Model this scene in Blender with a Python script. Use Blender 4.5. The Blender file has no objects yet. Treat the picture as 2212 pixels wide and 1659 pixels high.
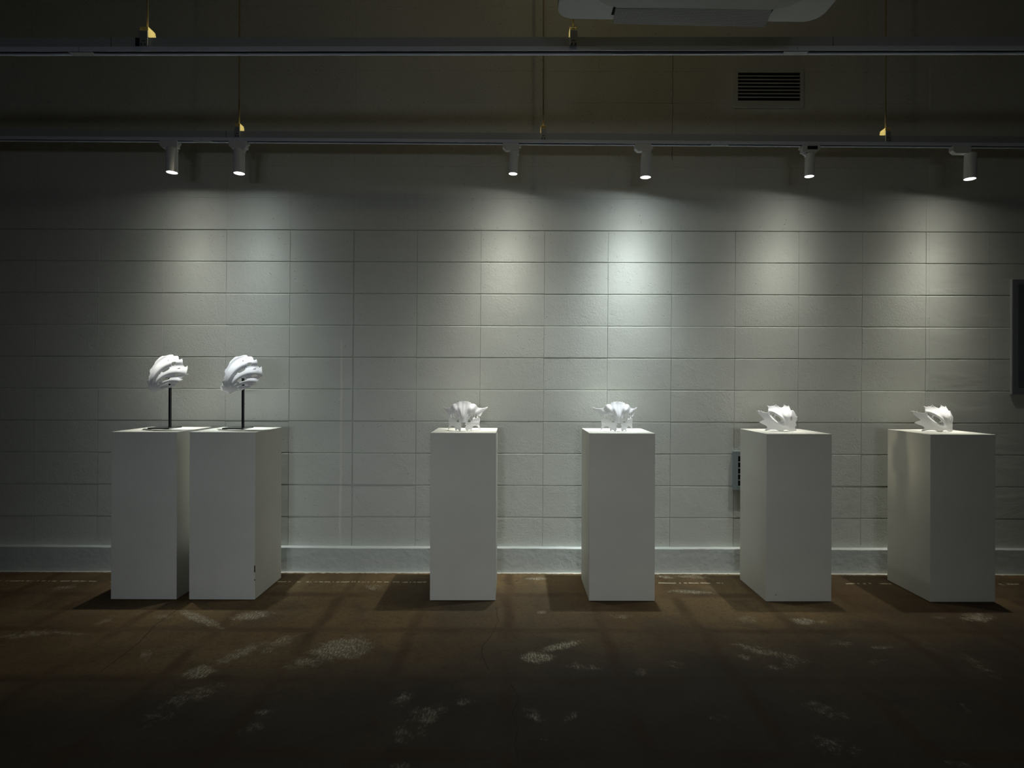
import bpy, bmesh, math, random
from mathutils import Vector, Matrix, geometry
random.seed(7)
sc = bpy.context.scene
COL = sc.collection

# ------------------------------------------------------------------ measured camera
F = 1245.0                 # focal length in pixels of the 2212x1659 frame
PX, PY = 1112.0, 828.0     # vanishing point of the pedestal sides
RHO = math.radians(0.19)   # camera roll
ZC = 1.1767                # eye height
DW = 3.6245                # wall distance
DF, DB = 3.117, 3.469      # front / back faces of the pedestals
HP = 0.908                 # pedestal height

def at(px, py, d):
    """world point seen at pixel (px,py) at distance d in front of the camera"""
    a = (px - PX) / F; b = (PY - py) / F
    u = a * math.cos(RHO) - b * math.sin(RHO)
    v = a * math.sin(RHO) + b * math.cos(RHO)
    return Vector((u * d, d, ZC + v * d))
def on_floor(px, py, z=0.0):
    a = (px - PX) / F; b = (PY - py) / F
    u = a * math.cos(RHO) - b * math.sin(RHO)
    v = a * math.sin(RHO) + b * math.cos(RHO)
    d = (z - ZC) / v
    return Vector((u * d, d, z))

cam = bpy.data.cameras.new('camera'); cam_o = bpy.data.objects.new('camera', cam); COL.objects.link(cam_o)
cam.sensor_width = 36; cam.lens = 36 * F / 2212
cam.shift_x = -(PX - 1106) / 2212; cam.shift_y = (PY - 829.5) / 2212
cam.clip_start = 0.05
cam_o.matrix_world = Matrix.Translation((0, 0, ZC)) @ Matrix.Rotation(math.pi / 2, 4, 'X') @ Matrix.Rotation(RHO, 4, 'Z')
sc.camera = cam_o

# ------------------------------------------------------------------ world, exposure
w = bpy.data.worlds.new('world'); sc.world = w; w.use_nodes = True
w.node_tree.nodes['Background'].inputs[0].default_value = (0.5, 0.6, 0.7, 1)
w.node_tree.nodes['Background'].inputs[1].default_value = 0.0
vs = sc.view_settings
vs.view_transform = 'Standard'; vs.look = 'None'; vs.exposure = 0.0; vs.gamma = 1.0; vs.use_curve_mapping = False

# ------------------------------------------------------------------ lights
def lamp(name, loc, target, power, color, profile, radius=0.02, cone=176, parent=None):
    """spot lamp whose intensity falls off with the angle like a photometric file: sum of gaussians"""
    L = bpy.data.lights.new(name, 'SPOT'); L.energy = power; L.color = color
    L.shadow_soft_size = radius; L.spot_size = math.radians(cone); L.spot_blend = 0.15
    L.use_nodes = True; nt = L.node_tree; N = nt.nodes; lk = nt.links
    for n in list(N): N.remove(n)
    out = N.new('ShaderNodeOutputLight'); em = N.new('ShaderNodeEmission'); lk.new(em.outputs[0], out.inputs[0])
    tc = N.new('ShaderNodeTexCoord'); sp = N.new('ShaderNodeSeparateXYZ'); lk.new(tc.outputs['Normal'], sp.inputs[0])
    def m(op, a, b=None):
        n = N.new('ShaderNodeMath'); n.operation = op
        for i, v in enumerate((a, b)):
            if v is None: continue
            if isinstance(v, (int, float)): n.inputs[i].default_value = v
            else: lk.new(v, n.inputs[i])
        return n.outputs[0]
    th = m('ARCCOSINE', m('MINIMUM', m('ABSOLUTE', sp.outputs[2]), 0.999999))
    t2 = m('MULTIPLY', th, th); tot = None
    for A, s in profile:
        s = math.radians(s)
        g = m('MULTIPLY', m('EXPONENT', m('MULTIPLY', t2, -1 / (2 * s * s))), A)
        tot = g if tot is None else m('ADD', tot, g)
    lk.new(tot, em.inputs['Strength'])
    o = bpy.data.objects.new(name, L); COL.objects.link(o)
    q = (Vector(target) - Vector(loc)).to_track_quat('-Z', 'Y')
    o.matrix_world = Matrix.Translation(loc) @ q.to_matrix().to_4x4()
    if parent is not None:
        o.parent = parent; o.matrix_parent_inverse = parent.matrix_world.inverted()
    return o

# unseen soft fill lamps, added behind the viewer to light the pedestal fronts
FILL = [(-1.6, -3.8, 1.3, -1.60, 0.55, (0.84, 0.95, 1.08)), (-0.6, -3.8, 1.3, -0.65, 0.88, (0.94, 0.98, 1.0)), (0.7, -3.8, 1.3, 0.70, 0.76, (0.94, 0.98, 1.0)), (1.7, -3.8, 1.3, 1.6, 0.36, (0.96, 0.99, 0.97))]
for i, (x, y, z, tx, k, c) in enumerate(FILL):
    lamp('fill_lamp', (x, y, z), (tx, 3.5, 0.48), 175 * k, c, [(1.0, 7.0), (0.15, 19)], radius=0.22)
# one dim warm bulb high above the tracks
wb = bpy.data.lights.new('warm_ceiling_bulb', 'POINT'); wb.energy = 4.2; wb.color = (1.0, 0.80, 0.42); wb.shadow_soft_size = 0.06
wbo = bpy.data.objects.new('warm_ceiling_bulb', wb); COL.objects.link(wbo); wbo.location = (0.4, 2.0, 3.95)

# ------------------------------------------------------------------ helpers
def tag(o, label=None, cat=None, group=None, kind=None):
    if label: o['label'] = label
    if cat: o['category'] = cat
    if group: o['group'] = group
    if kind: o['kind'] = kind
    return o
def link(name, me, mat=None, parent=None, smooth=False):
    o = bpy.data.objects.new(name, me); COL.objects.link(o)
    if mat: me.materials.append(mat)
    if smooth:
        for p in me.polygons: p.use_smooth = True
    if parent is not None: o.parent = parent
    return o
def empty(name, loc=(0, 0, 0), rz=0):
    o = bpy.data.objects.new(name, None); COL.objects.link(o)
    o.empty_display_size = 0.05; o.location = loc; o.rotation_euler = (0, 0, rz)
    return o
class MB:
    def __init__(s): s.bm = bmesh.new()
    def box(s, x0, x1, y0, y1, z0, z1, bevel=0):
        r = bmesh.ops.create_cube(s.bm, size=1)
        for v in r['verts']:
            v.co = Vector(((x0 + x1) / 2 + v.co.x * (x1 - x0), (y0 + y1) / 2 + v.co.y * (y1 - y0), (z0 + z1) / 2 + v.co.z * (z1 - z0)))
        if bevel:
            es = list({e for v in r['verts'] for e in v.link_edges})
            bmesh.ops.bevel(s.bm, geom=es, offset=bevel, segments=2, profile=0.5, affect='EDGES')
        return s
    def cyl(s, p0, p1, r0, r1=None, n=32, caps=True):
        p0 = Vector(p0); p1 = Vector(p1); r1 = r0 if r1 is None else r1
        q = (p1 - p0).to_track_quat('Z', 'Y').to_matrix().to_4x4()
        M = Matrix.Translation((p0 + p1) / 2) @ q
        bmesh.ops.create_cone(s.bm, cap_ends=caps, segments=n, radius1=r0, radius2=r1, depth=(p1 - p0).length, matrix=M)
        return s
    def prism(s, pts, axis, a, b, bevel=0):
        """polygon pts in the plane across axis ('x','y','z'), extruded a..b"""
        def P(u, v, t):
            return {'x': (t, u, v), 'y': (u, t, v), 'z': (u, v, t)}[axis]
        A = [s.bm.verts.new(P(u, v, a)) for u, v in pts]; B = [s.bm.verts.new(P(u, v, b)) for u, v in pts]
        fs = [s.bm.faces.new(A), s.bm.faces.new(B[::-1])]
        n = len(pts)
        for i in range(n): fs.append(s.bm.faces.new((A[i], B[i], B[(i + 1) % n], A[(i + 1) % n])))
        if bevel:
            bmesh.ops.bevel(s.bm, geom=list({e for f in fs for e in f.edges}), offset=bevel, segments=2, affect='EDGES')
        return s
    def revolve(s, prof, p0, axis, n=40):
        """profile [(r, t)] around axis from p0"""
        p0 = Vector(p0); q = Vector(axis).to_track_quat('Z', 'Y').to_matrix().to_4x4(); M = Matrix.Translation(p0) @ q
        rings = [[s.bm.verts.new(M @ Vector((r * math.cos(2 * math.pi * k / n), r * math.sin(2 * math.pi * k / n), t))) for k in range(n)] for r, t in prof]
        for a, b in zip(rings, rings[1:]):
            for k in range(n): s.bm.faces.new((a[k], a[(k + 1) % n], b[(k + 1) % n], b[k]))
        return s
    def build(s, name, mat, parent=None, smooth=False, M=None):
        if M is not None: bmesh.ops.transform(s.bm, matrix=M, verts=s.bm.verts)
        bmesh.ops.recalc_face_normals(s.bm, faces=s.bm.faces)
        me = bpy.data.meshes.new(name); s.bm.to_mesh(me); s.bm.free()
        return link(name, me, mat, parent, smooth)
def autosmooth(o, ang=35):
    me = o.data; bm = bmesh.new(); bm.from_mesh(me)
    for e in bm.edges: e.smooth = e.calc_face_angle(0) < math.radians(ang)
    for f in bm.faces: f.smooth = True
    bm.to_mesh(me); bm.free(); return o

class NG:
    """small node-graph helper"""
    def __init__(s, name):
        s.mat = bpy.data.materials.new(name); s.mat.use_nodes = True
        s.nt = s.mat.node_tree; s.N = s.nt.nodes; s.b = s.N['Principled BSDF']; s.out = s.N['Material Output']
    def new(s, t): return s.N.new(t)
    def set(s, sock, v):
        if hasattr(v, 'is_output') or isinstance(v, bpy.types.NodeSocket): s.nt.links.new(v, sock)
        else: sock.default_value = v
    def m(s, op, a, b=None, c=None):
        n = s.new('ShaderNodeMath'); n.operation = op
        for i, v in enumerate((a, b, c)):
            if v is not None: s.set(n.inputs[i], v)
        return n.outputs[0]
    def noise(s, vec, scale, detail=4, rough=0.5, dist=0):
        n = s.new('ShaderNodeTexNoise'); s.set(n.inputs['Vector'], vec); n.inputs['Scale'].default_value = scale
        n.inputs['Detail'].default_value = detail; n.inputs['Roughness'].default_value = rough; n.inputs['Distortion'].default_value = dist
        return n.outputs[0]
    def voro(s, vec, scale, feature='F1'):
        n = s.new('ShaderNodeTexVoronoi'); s.set(n.inputs['Vector'], vec); n.inputs['Scale'].default_value = scale; n.feature = feature
        return n.outputs[0]
    def coord(s, kind='Object'): return s.new('ShaderNodeTexCoord').outputs[kind]
    def mapping(s, vec, scale=(1, 1, 1), rot=(0, 0, 0), loc=(0, 0, 0)):
        n = s.new('ShaderNodeMapping'); s.set(n.inputs[0], vec); n.inputs['Scale'].default_value = scale
        n.inputs['Rotation'].default_value = rot; n.inputs['Location'].default_value = loc; return n.outputs[0]
    def ramp(s, fac, a, b, ca=(0, 0, 0, 1), cb=(1, 1, 1, 1)):
        n = s.new('ShaderNodeMapRange'); s.set(n.inputs[0], fac); n.inputs[1].default_value = a; n.inputs[2].default_value = b
        n.inputs[3].default_value = 0; n.inputs[4].default_value = 1; n.interpolation_type = 'SMOOTHSTEP'
        return n.outputs[0]
    def mix(s, fac, a, b):
        n = s.new('ShaderNodeMix'); n.data_type = 'RGBA'; s.set(n.inputs[0], fac); s.set(n.inputs[6], a); s.set(n.inputs[7], b); return n.outputs[2]
    def bump(s, h, strength, dist, normal=None):
        n = s.new('ShaderNodeBump'); s.set(n.inputs['Height'], h); n.inputs['Strength'].default_value = strength; n.inputs['Distance'].default_value = dist
        if normal is not None: s.set(n.inputs['Normal'], normal)
        return n.outputs[0]
    def bs(s, **k):
        for kk, v in k.items():
            s.set(s.b.inputs[kk.replace('_', ' ')], v)
        return s

def simple(name, col, rough=0.5, metal=0.0, var=0.06, scale=30, bump=0.0, spec=0.5):
    g = NG(name); c = g.coord()
    n = g.noise(c, scale, 5)
    dark = tuple(x * (1 - var) for x in col) + (1,); lite = tuple(min(1, x * (1 + var)) for x in col) + (1,)
    g.bs(Base_Color=g.mix(n, dark, lite), Roughness=rough, Metallic=metal)
    g.b.inputs['Specular IOR Level'].default_value = spec
    if bump: g.bs(Normal=g.bump(g.noise(c, scale * 3, 4), 0.5, bump))
    return g.mat

# --- wall: painted concrete block
def wall_material(name='painted_block', blocky=True, col=(0.60, 0.62, 0.57)):
    g = NG(name); c = g.coord(); sx = g.new('ShaderNodeSeparateXYZ'); g.set(sx.inputs[0], c)
    fine = g.noise(c, 95, 4, 0.6)
    mid = g.noise(c, 26, 4, 0.55, 0.4)
    big = g.noise(c, 3.2, 3)
    wc = g.new('ShaderNodeVectorMath'); wc.operation = 'ADD'; g.set(wc.inputs[0], c)
    nz = g.new('ShaderNodeTexNoise'); g.set(nz.inputs['Vector'], c); nz.inputs['Scale'].default_value = 60; nz.inputs['Detail'].default_value = 3
    sv = g.new('ShaderNodeVectorMath'); sv.operation = 'SCALE'; g.set(sv.inputs[0], nz.outputs['Color']); sv.inputs[3].default_value = 0.014; g.set(wc.inputs[1], sv.outputs[0])
    wv = g.mapping(wc.outputs[0], (0.75, 1, 1.25))
    pit = g.m('SUBTRACT', 1.0, g.ramp(g.voro(wv, 95), 0.04, 0.30))
    pit2 = g.m('MULTIPLY', g.m('SUBTRACT', 1.0, g.ramp(g.voro(wv, 38), 0.03, 0.15)), 1.0)
    pitmask = g.ramp(g.noise(c, 16, 4, 0.6), 0.50, 0.68)
    pit = g.m('MAXIMUM', g.m('MULTIPLY', pit, pitmask), g.m('MULTIPLY', pit2, g.ramp(g.noise(c, 7, 3), 0.52, 0.60)))
    # the plastered strip at the right is smoother
    sm = g.ramp(sx.outputs[0], 2.60, 2.61)
    sm = g.m('MULTIPLY', sm, g.m('LESS_THAN', sx.outputs[2], 3.4))
    k = g.m('SUBTRACT', 1.0, g.m('MULTIPLY', sm, 0.82))
    amount = g.m('MULTIPLY', k, g.m('ADD', 0.35, g.m('MULTIPLY', g.ramp(big, 0.35, 0.65), 0.65)))
    h = g.m('ADD', g.m('MULTIPLY', fine, 0.75), g.m('MULTIPLY', mid, 0.8))
    h = g.m('MULTIPLY', h, amount)
    h = g.m('SUBTRACT', h, g.m('MULTIPLY', g.m('MULTIPLY', pit, k), 1.1))
    wave = g.noise(g.mapping(c, (1.2, 1, 3.5)), 2.2, 3, 0.5, 0.8)
    h = g.m('ADD', h, g.m('MULTIPLY', g.m('MULTIPLY', wave, sm), 2.0))
    nrm = g.bump(h, 0.75, 0.0035)
    b1 = g.mix(g.ramp(g.noise(c, 1.3, 4), 0.3, 0.7), tuple(x * 0.94 for x in col) + (1,), tuple(x * 1.05 for x in col) + (1,))
    base = g.mix(g.m('MULTIPLY', pit, 0.5), b1, tuple(x * 0.35 for x in col) + (1,))
    up = g.ramp(sx.outputs[2], 2.42, 2.62)
    sp_ = g.m('SUBTRACT', 1.0, g.ramp(g.voro(wv, 62), 0.08, 0.22))
    sp_ = g.m('MULTIPLY', g.m('MULTIPLY', sp_, up), g.ramp(g.noise(c, 5, 4, 0.6), 0.40, 0.60))
    base = g.mix(g.m('MULTIPLY', sp_, 0.75), base, (0.10, 0.10, 0.09, 1))  # specks on the upper wall: shade of unlit pits put into the colour
    # runs of filler beside the control joint
    xx = g.m('ADD', sx.outputs[0], g.m('MULTIPLY', g.m('SUBTRACT', g.noise(c, 9, 3), 0.5), 0.02))
    xx = g.m('SUBTRACT', xx, g.m('MULTIPLY', sx.outputs[2], 0.0042))
    run = g.m('LESS_THAN', g.m('ABSOLUTE', g.m('SUBTRACT', xx, -1.095)), 0.007)
    run = g.m('MULTIPLY', run, g.ramp(g.noise(g.mapping(c, (1, 1, 0.7)), 2.6, 3), 0.44, 0.56))
    run = g.m('MULTIPLY', run, g.m('LESS_THAN', sx.outputs[2], 2.2))
    base = g.mix(g.m('MULTIPLY', run, 0.5), base, (0.80, 0.79, 0.70, 1))
    g.bs(Base_Color=base, Roughness=0.62, Normal=nrm)
    g.b.inputs['Specular IOR Level'].default_value = 0.3
    return g.mat
M_WALL = wall_material()

# --- floor: brown worn concrete with the ghost grid of old tiles
def floor_material():
    g = NG('worn_brown_concrete'); c = g.coord(); s = g.new('ShaderNodeSeparateXYZ'); g.set(s.inputs[0], c); X, Y = s.outputs[0], s.outputs[1]
    n1 = g.noise(c, 1.1, 5, 0.55, 0.3); n2 = g.noise(c, 4.5, 6, 0.65, 0.5); n3 = g.noise(c, 60, 5, 0.7); n4 = g.noise(c, 0.6, 3)
    base = g.mix(g.ramp(n1, 0.32, 0.68), (0.125, 0.078, 0.034, 1), (0.215, 0.145, 0.066, 1))
    base = g.mix(g.m('MULTIPLY', g.ramp(n2, 0.45, 0.75), 0.55), base, (0.075, 0.063, 0.048, 1))
    base = g.mix(g.m('MULTIPLY', g.ramp(n4, 0.4, 0.62), 0.5), base, (0.060, 0.053, 0.043, 1))
    base = g.mix(g.m('MULTIPLY', g.ramp(n3, 0.48, 0.75), 0.55), base, (0.045, 0.03, 0.018, 1))
    speck = g.ramp(g.noise(c, 170, 3, 0.8), 0.50, 0.72); speck2 = g.ramp(g.noise(c, 38, 5, 0.75), 0.50, 0.70)
    base = g.mix(g.m('MULTIPLY', speck, 0.6), base, (0.030, 0.020, 0.012, 1))
    base = g.mix(g.m('MULTIPLY', speck2, 0.45), base, (0.040, 0.027, 0.016, 1))
    base = g.mix(g.m('MULTIPLY', g.ramp(g.noise(g.mapping(c, (3, 8, 1), (0, 0, 0.5)), 5, 5, 0.7), 0.56, 0.75), 0.35), base, (0.21, 0.16, 0.095, 1))
    # the zone nearer the room is greyer and darker
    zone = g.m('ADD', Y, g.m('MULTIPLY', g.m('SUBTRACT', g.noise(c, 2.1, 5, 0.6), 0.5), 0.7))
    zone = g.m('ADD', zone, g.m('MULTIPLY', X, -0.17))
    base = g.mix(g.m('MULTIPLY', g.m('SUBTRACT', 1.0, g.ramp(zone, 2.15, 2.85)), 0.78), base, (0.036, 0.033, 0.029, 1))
    # ghost grid 0.46 m
    wob = g.m('MULTIPLY', g.m('SUBTRACT', g.noise(c, 5, 4), 0.5), 0.07)
    def band(V, off):
        f = g.m('FRACT', g.m('DIVIDE', g.m('ADD', g.m('ADD', V, off), wob), 0.46))
        return g.m('SUBTRACT', 1.0, g.ramp(g.m('ABSOLUTE', g.m('SUBTRACT', f, 0.5)), 0.02, 0.095))
    gx = band(X, 0.49 + 0.23 + 4.6); gy = band(Y, -3.205 + 0.23 + 9.2)
    grid = g.m('MULTIPLY', g.m('MAXIMUM', gx, gy), g.ramp(g.noise(c, 2.2, 4), 0.32, 0.60))
    base = g.mix(g.m('MULTIPLY', grid, 0.5), base, (0.050, 0.026, 0.012, 1))
    # scuffs of old adhesive, combed with a toothed trowel
    at_ = g.new('ShaderNodeAttribute'); at_.attribute_name = 'scuff'
    comb = g.new('ShaderNodeTexWave'); g.set(comb.inputs['Vector'], c); comb.inputs['Scale'].default_value = 22; comb.inputs['Distortion'].default_value = 0.8; comb.inputs['Detail'].default_value = 1; comb.inputs['Detail Scale'].default_value = 2
    fine = g.ramp(g.noise(g.mapping(c, (1.0, 0.28, 1), (0, 0, 0.6)), 150, 4, 0.75), 0.44, 0.62)
    rag = g.ramp(g.m('ADD', g.m('MULTIPLY', at_.outputs['Fac'], 1.3), g.m('MULTIPLY', g.m('SUBTRACT', g.noise(c, 22, 6, 0.75), 0.5), 2.6)), 0.35, 1.35)
    sc_ = g.m('MULTIPLY', rag, g.m('ADD', 0.14, g.m('MULTIPLY', g.m('MULTIPLY', fine, g.m('ADD', 0.75, g.m('MULTIPLY', comb.outputs['Fac'], 0.6))), 0.75)))
    base = g.mix(g.m('MINIMUM', g.m('MULTIPLY', sc_, 1.2), 1.0), base, (0.46, 0.42, 0.31, 1))
    # dashes of pale paint along the wall, and paint drops at the baseboard
    dash = g.m('LESS_THAN', g.m('ABSOLUTE', g.m('SUBTRACT', g.m('ADD', Y, g.m('MULTIPLY', g.m('SUBTRACT', g.noise(c, 14, 3), 0.5), 0.025)), 3.405)), 0.0075)
    dm = g.m('MULTIPLY', g.m('GREATER_THAN', g.noise(g.mapping(c, (1, 0.05, 1)), 55, 2), 0.50), g.m('GREATER_THAN', g.noise(g.mapping(c, (1, 0.05, 1)), 1.7, 2), 0.46))
    base = g.mix(g.m('MULTIPLY', g.m('MULTIPLY', dash, dm), 0.75), base, (0.62, 0.56, 0.38, 1))
    edge = g.ramp(g.m('ADD', Y, g.m('MULTIPLY', g.m('SUBTRACT', g.noise(c, 30, 4, 0.7), 0.5), 0.05)), 3.558, 3.572)
    base = g.mix(g.m('MULTIPLY', edge, 0.9), base, (0.62, 0.61, 0.54, 1))
    h = g.m('ADD', g.m('MULTIPLY', n3, 0.6), g.m('MULTIPLY', n2, 0.8))
    g.bs(Base_Color=base, Roughness=g.m('ADD', 0.55, g.m('MULTIPLY', n2, 0.3)), Normal=g.bump(h, 0.5, 0.003))
    g.b.inputs['Specular IOR Level'].default_value = 0.18
    return g.mat
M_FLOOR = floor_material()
M_BASE = simple('painted_plaster', (0.56, 0.60, 0.58), 0.6, 0, 0.07, 9, 0.006, 0.3)
M_DARKWALL = simple('room_paint', (0.16, 0.16, 0.15), 0.8, 0, 0.05, 5)
M_CEIL = simple('ceiling_concrete', (0.12, 0.12, 0.115), 0.85, 0, 0.1, 4)

# ------------------------------------------------------------------ room shell
ZT = 4.2
XL, XR, YB = -4.6, 4.6, -4.2
# wall of stack-bonded blocks, real grooves
def wall_back():
    bm = bmesh.new()
    cols = [at(215 + 137.4 * i, 494.5, DW).x for i in range(-5, 20)]
    z0 = at(1112, 494.5 + 0.0033 * (1112 - 215), DW).z
    rows = [z0 - 0.2004 * j for j in range(-9, 12)]
    rows = sorted([z for z in rows if 0.16 < z < ZT]) ; rows = [0.0, 0.135] + rows + [ZT]
    cols = [XL] + [x for x in cols if XL + 0.05 < x < XR - 0.05] + [XR]
    lean = lambda x, z: x + 0.0042 * (z - z0)
    def quad(ps): bm.faces.new([bm.verts.new(p) for p in ps])
    cj = min(range(len(cols)), key=lambda k: abs(cols[k] - at(764.6, 494.5, DW).x))
    rowj = [(random.uniform(-0.001, 0.001), random.uniform(-0.0010, 0.0015)) for _ in rows]
    for i in range(len(cols) - 1):
        for j in range(len(rows) - 1):
            x0, x1, za, zb = cols[i], cols[i + 1], rows[j], rows[j + 1]
            g = 0.0100
            hi = random.uniform(0.0050, 0.0070); lo = random.uniform(0.0026, 0.0046)
            li = random.uniform(0.0007, 0.0017); ri = random.uniform(0.0007, 0.0017)
            if i == cj: li = 0.007
            if i == cj - 1: ri = 0.006
            if zb > 2.3: hi *= 0.45; lo *= 0.45; li *= 0.5; ri *= 0.5; g = 0.0016
            jt = (rowj[j][0] + random.uniform(-0.0006, 0.0006)) * (0.35 if zb > 2.3 else 1)
            dz1, dz2 = (rowj[j][1] + random.uniform(-0.0004, 0.0004)) * (0.3 if zb > 2.3 else 1), random.uniform(-0.0003, 0.0003)
            O = [(x0, za), (x1, za), (x1, zb), (x0, zb)]
            I = [(x0 + li, za + lo), (x1 - ri, za + lo), (x1 - ri, zb - hi), (x0 + li, zb - hi)]
            Op = [Vector((lean(x, z), DW + g, z)) for x, z in O]
            Ip = [Vector((lean(x, z), DW + jt + (dz1 if k < 2 else -dz1) + (dz2 if k in (0, 3) else -dz2), z)) for k, (x, z) in enumerate(I)]
            # chamfer halfway: edge rounded
            Mp = [o.lerp(p, 0.55) for o, p in zip(Op, Ip)]
            for q_, (m_, p) in enumerate(zip(Mp, Ip)): m_.y = p.y + (0.0008 if q_ < 2 or zb > 2.3 else 0.0030)
            V = [bm.verts.new(p) for p in Op]; W = [bm.verts.new(p) for p in Mp]; U = [bm.verts.new(p) for p in Ip]
            for k in range(4):
                k2 = (k + 1) % 4
                bm.faces.new((V[k], V[k2], W[k2], W[k])); bm.faces.new((W[k], W[k2], U[k2], U[k]))
            bm.faces.new(U)
    # backing
    r = bmesh.ops.create_cube(bm, size=1)
    for v in r['verts']: v.co = Vector((v.co.x * (XR - XL + 0.1), DW + 0.106 + v.co.y * 0.2, ZT / 2 + v.co.z * ZT))
    me = bpy.data.meshes.new('wall_back'); bm.to_mesh(me); bm.free()
    o = link('wall_back', me, M_WALL); tag(o, kind='structure'); return o
WALL = wall_back()
# crack in the joint above the fourth lamp
def strip(name, pts, wdt, mat, parent, axis='wall', t=0.0006):
    """a thin raised/inlaid ribbon following pts"""
    mb = MB()
    for (a, b) in zip(pts, pts[1:]):
        a = Vector(a); b = Vector(b); d = (b - a); L = d.length
        if L < 1e-6: continue
        mb.cyl(a, b, wdt / 2, n=6)
    return mb.build(name, mat, parent)
M_CRACK = simple('crack_dirt', (0.015, 0.013, 0.011), 0.9)
pts = [at(1452.5 + random.uniform(-0.8, 0.8) + (0.2 if k < 12 else -0.3), 108 + 14 * k, DW + 0.0002) for k in range(18)]
strip('crack', pts, 0.0030, M_CRACK, WALL)

def slab(name, *a, mat=None):
    o = MB().box(*a).build(name, mat); tag(o, kind='structure'); return o
slab('wall_left', XL - 0.2, XL, YB, DW, 0, ZT, mat=M_DARKWALL)
slab('wall_right', XR, XR + 0.2, YB, DW, 0, ZT, mat=M_DARKWALL)
slab('wall_front', XL - 0.2, XR + 0.2, YB - 0.2, YB, 0, ZT, mat=M_DARKWALL)
slab('ceiling', XL - 0.2, XR + 0.2, YB - 0.2, DW + 0.2, ZT, ZT + 0.2, mat=M_CEIL)
# baseboard: plastered plinth, slightly wavy
def baseboard():
    bm = bmesh.new(); n = 260; y0 = DW - 0.038; rows = []
    for i in range(n + 1):
        x = XL + (XR - XL) * i / n
        w1 = 0.0018 * math.sin(x * 7.1) + 0.0012 * math.sin(x * 23 + 1) + random.uniform(-0.0006, 0.0006)
        w2 = 0.0016 * math.sin(x * 4.3 + 2) + random.uniform(-0.0007, 0.0007)
        prof = [(y0 + w1, 0.0), (y0 + w1, 0.075), (y0 + w1 * 0.8, 0.1468 + w2), (y0 + 0.002 + w1, 0.1490 + w2), (y0 + 0.014, 0.1500 + w2), (DW + 0.004, 0.1515 + w2 * 0.5)]
        rows.append([bm.verts.new((x, y, z)) for y, z in prof])
    for a, b in zip(rows, rows[1:]):
        for k in range(5): bm.faces.new((a[k], b[k], b[k + 1], a[k + 1]))
    bmesh.ops.recalc_face_normals(bm, faces=bm.faces)
    me = bpy.data.meshes.new('baseboard_back'); bm.to_mesh(me); bm.free()
    o = link('baseboard_back', me, M_BASE); autosmooth(o, 20); tag(o, kind='structure')
baseboard()
# floor with an attribute for the adhesive scuffs (positions on the real floor)
SCUFF = [  # px cx, cy, rx, ry, angle, strength
    (430, 1336, 48, 9, 20, .9), (545, 1330, 42, 8, -8, .9), (352, 1332, 22, 5, 0, .5), (230, 1340, 35, 8, -18, .35), (60, 1370, 60, 7, -6, .55), (150, 1368, 30, 4, 3, .5), (140, 1269, 28, 4, -6, .6),
    (315, 1415, 16, 12, -30, .5), (430, 1452, 34, 12, -12, .85), (520, 1410, 55, 10, -24, .65), (600, 1390, 45, 10, -25, .55), (660, 1430, 50, 14, -10, .5), (735, 1400, 60, 22, -12, .85), (780, 1405, 34, 16, -30, .5), (420, 1500, 75, 16, -16, .45), (350, 1535, 60, 22, -30, .3),
    (565, 1540, 30, 9, -10, .35), (545, 1575, 30, 14, -20, .35), (870, 1512, 30, 14, -28, .45), (920, 1545, 42, 24, -20, .45), (880, 1585, 40, 20, 0, .35), (1005, 1515, 26, 9, -5, .4), (860, 1655, 36, 9, 5, .4),
    (1160, 1420, 36, 12, 0, .8), (1215, 1395, 42, 8, -12, .75), (1260, 1440, 40, 8, 8, .4), (1152, 1545, 22, 14, 35, .5), (1235, 1548, 30, 10, -30, .35), (1165, 1595, 26, 6, 0, .3), (1385, 1452, 20, 8, 0, .35), (1340, 1332, 22, 5, 0, .5), (1168, 1323, 14, 4, 0, .6),
    (1160, 1250, 22, 3, 0, .9), (1735, 1342, 26, 7, 5, .95), (1617, 1338, 22, 9, 0, .5), (1775, 1343, 12, 4, 0, .6), (2110, 1334, 38, 9, 2, .7), (2030, 1334, 16, 4, 0, .5), (1640, 1404, 55, 10, 12, .5), (1605, 1418, 25, 6, 22, .5), (1700, 1420, 45, 9, 12, .45), (1690, 1440, 40, 10, 0, .35), (1820, 1390, 40, 9, 8, .35), (1905, 1398, 28, 5, 0, .45), (1900, 1430, 30, 8, 0, .3), (2110, 1436, 50, 8, 30, .4), (2010, 1395, 35, 7, 25, .3), (1790, 1535, 60, 14, 20, .4), (1800, 1610, 60, 18, 15, .35), (1555, 1553, 24, 10, 0, .3), (2085, 1530, 20, 4, 40, .4), (1455, 1434, 30, 10, 0, .3), (1490, 1279, 45, 4, 3, .7), (1500, 1246, 35, 4, 3, .6), (1438, 1247, 18, 3, 8, .8), (808, 1269, 18, 7, 0, .5), (1985, 1250, 25, 4, 0, .4), (2180, 1262, 25, 4, 0, .4), (2090, 1655, 50, 8, 12, .4)]
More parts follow.
